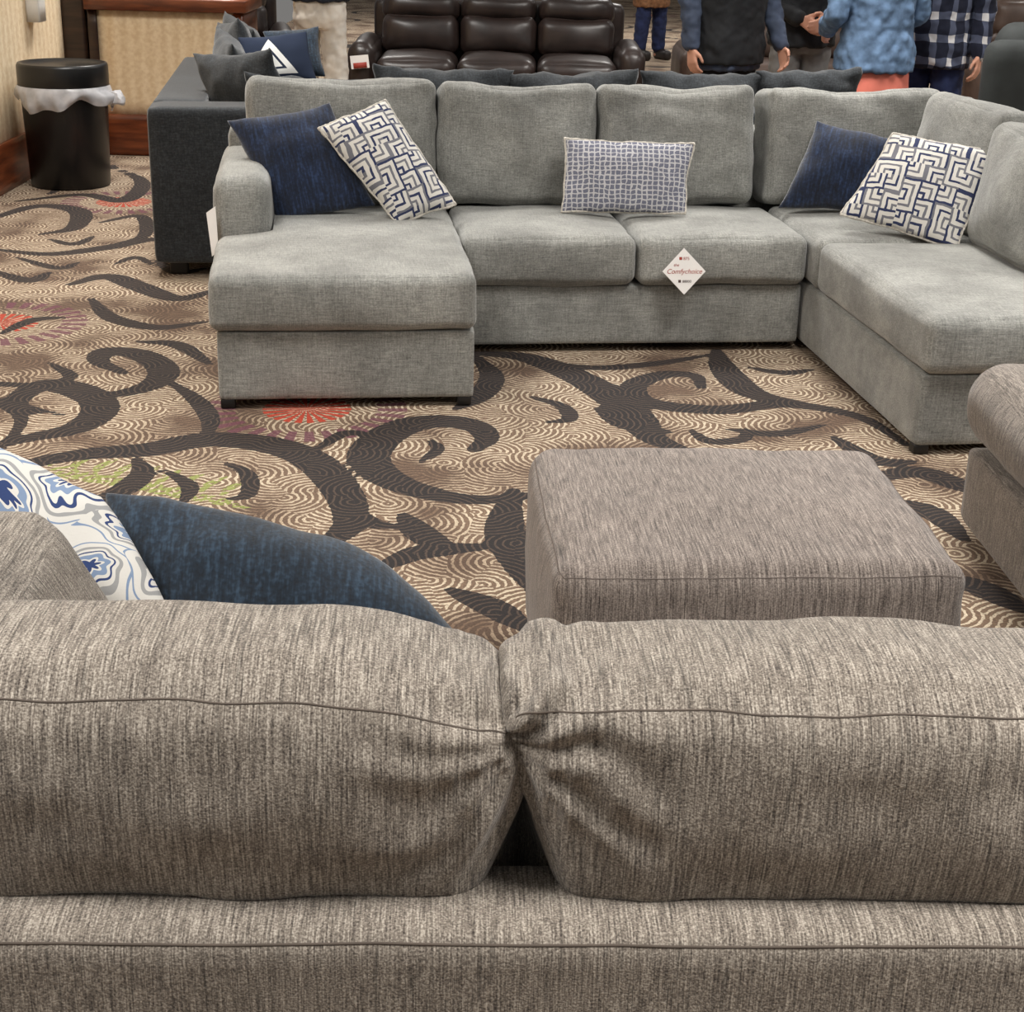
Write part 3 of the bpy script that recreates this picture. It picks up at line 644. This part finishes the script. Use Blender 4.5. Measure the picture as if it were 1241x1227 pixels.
def person(label,x,y,yaw,top,bottom,arms,hem=.82,legspread=.1,skirt=None,vest=None,lean=0,hair='short',legr=1):
    t=empty('person',(x,y,0),yaw,label,'person')
    L=lambda z:-lean*max(0,z-.9)    # lean forward (front is -Y)
    bm=bmesh.new()
    for s_ in(-1,1):
        hx=.09*s_; kx=(.09+legspread*.1)*s_; ax=legspread*s_
        capsule(bm,(hx,0,.88),(kx,-.015,.48),.075,.055); capsule(bm,(kx,-.015,.48),(ax,.01,.09),.054,.036)
        capsule(bm,(ax,.02,.045),(ax+.02*s_,-.15,.035),.04,.032)
    ell(bm,(0,L(.95),.95),(.15,.105,.13)); ell(bm,(0,L(1.12),1.12),(.135,.09,.16)); ell(bm,(0,L(1.3),1.3),(.16,.1,.15))
    capsule(bm,(-.14,L(1.4),1.4),(.14,L(1.4),1.4),.05,.05); capsule(bm,(0,L(1.42),1.42),(0,L(1.56)-.01,1.56),.058,.052)
    hc=V((0,L(1.65)-.025,1.645)); ell(bm,hc,(.075,.095,.115)); ell(bm,hc+V((0,-.03,-.06)),(.055,.06,.06))
    capsule(bm,hc+V((0,-.09,.01)),hc+V((0,-.108,-.025)),.010,.014)
    capsule(bm,hc+V((-.02,-.086,-.06)),hc+V((.02,-.086,-.06)),.007,.007)
    for s_ in(-1,1): ell(bm,hc+V((.076*s_,.01,-.005)),(.012,.02,.032))
    jb=bmesh.new()
    for s_,(el,wr) in zip((-1,1),arms):
        sh=V((.175*s_,L(1.4),1.39)); el=V(el); wr=V(wr)
        capsule(bm,sh,el,.048,.038); capsule(bm,el,wr,.037,.026); d=wr-el
        inw=V((-s_,0,0)); fr=V((0,-1,0)); d_=d.normalized()
        if abs(d_.z)>.6: hand(bm,wr,d,fr,inw)
        else: hand(bm,wr,d,V((0,0,1)),V((0,.6,0))+inw*.3)
        capsule(jb,sh,el,.07,.058); capsule(jb,el,el.lerp(wr,.93),.057,.045)
    fin('body',bm,M['skin'],t,.0075,3)
    def torso(bb,k,z0):
        w0=1.0 if not skirt else 1.08
        loft(bb,[(z0,.195*k*w0,.155*k*w0,0,L(z0)),((z0+1.0)/2,.195*k*w0,.15*k*w0,0,0),(1.02,.185*k,.138*k,0,L(1.02)),(1.15,.19*k,.138*k,0,L(1.15)),(1.3,.205*k,.135*k,0,L(1.3)),(1.4,.19*k,.105*k,0,L(1.4)),(1.455,.10*k,.08*k,0,L(1.45)),(1.5,.075*k,.072*k,0,L(1.5)-.005)],32,.018)
    torso(jb,1,hem); fin('jacket',jb,top,t,.011,3,.03)
    if vest:
        vb=bmesh.new(); torso(vb,1.10,hem+.03); fin('vest',vb,vest,t,.011,3,.02)
    tb=bmesh.new(); loft(tb,[(.80,.15,.11,0,.005),(.86,.175,.13,0,.005),(.95,.170,.124,0,0),(1.03,.150,.11,0,0)])
    for s_ in(-1,1):
        kx=(.09+legspread*.1)*s_; ax=legspread*s_
        capsule(tb,(.088*s_,0,.84),(kx,-.015,.48),.092*legr,.078); capsule(tb,(kx,-.015,.48),(ax,.01,.13),.078,.07)
    fin('trousers',tb,bottom,t,.011,3,.006 if skirt else .022)
    if skirt:
        kb=bmesh.new(); loft(kb,[(.52,.205,.165,0,0),(.70,.2,.158,0,0),(.80,.192,.15,0,0),(.86,.18,.138,0,0)],32,.02); fin('skirt',kb,skirt,t,.011,3)
    for s_ in(-1,1):
        ax=legspread*s_; softbox('shoe',(ax-.045+.01*s_,-.20,.0),(ax+.045+.01*s_,.07,.10),M['shoe'],t,.035,(0,0,.01),8)
    hb=bmesh.new(); ell(hb,hc+V((0,.02,.035)),(.086,.098,.098))
    if hair=='long': capsule(hb,hc+V((0,.06,0)),hc+V((0,.09,-.25)),.085,.07,.6)
    fin('hair',hb,M['hair'],t,.01)
    for s_ in(-1,1):
        eb=bmesh.new(); ell(eb,hc+V((.03*s_,-.086,.012)),(.012,.01,.008)); frombm('eye',eb,M['eye'],t)
    return t
down=lambda s_:((.25*s_,.03,1.12),(.26*s_,-.03,.88))
fold=lambda s_:((.25*s_,-.02,1.12),(.14*s_,-.22,1.13))
person('person in pale khaki trousers and dark jacket standing behind the charcoal sofa',-1.34,10.7,PI-.3,M['navyc'],M['khaki'],[fold(-1),fold(1)],hem=.97,legspread=.15,legr=.92)
person('person in knee-length tan coat and dark jeans walking in far aisle',1.36,17.7,.5,M['brownc'],M['jeans'],[fold(-1),fold(1)],hem=.55,legspread=.12,hair='long')
person('person in black vest over slate blue sleeves with right hand hanging',1.14,9.15,.5,M['slate'],M['blackc'],[down(-1),((.28,0,1.1),(.27,-.14,.88))],hem=.76,vest=M['blackc'])
person('person in black jacket and grey trousers with hands clasped in front',1.66,9.8,.1,M['blackc'],M['greytr'],[((-.27,.0,1.12),(-.06,-.2,1.0)),((.27,.0,1.12),(.08,-.22,1.01))],hem=.84)
person('person in light blue denim jacket and coral skirt seen from behind',1.88,8.72,PI+.35,M['denim'],M['jeans'],[((-.26,-.02,1.1),(-.17,-.24,1.02)),((.27,.02,1.1),(.17,-.24,1.0))],hem=.81,skirt=M['coral'],hair='long')
person('person in navy and white plaid flannel shirt with hand at hip',2.30,9.15,-.5,M['plaid'],M['jeans'],[((-.30,.0,1.08),(-.22,-.19,.86)),down(1)],hem=.80)
# ---------------------------------------------------------------- light
w=bpy.data.worlds.new('world'); S.world=w; w.use_nodes=True
bg=w.node_tree.nodes['Background']; bg.inputs[0].default_value=(1,.97,.93,1); bg.inputs[1].default_value=.19
for x in(-1.8,1.4,4.6):
    for y in(.95,4.2,7.4,10.5,15,20):
        l=bpy.data.lights.new('ceiling_lamp','AREA'); l.energy=54 if y<7 else 62; l.size=.9; l.color=(1,.965,.915); l.spread=math.radians(135)
        o=bpy.data.objects.new('ceiling_lamp',l); C.objects.link(o); o.location=(x,y,3.1)
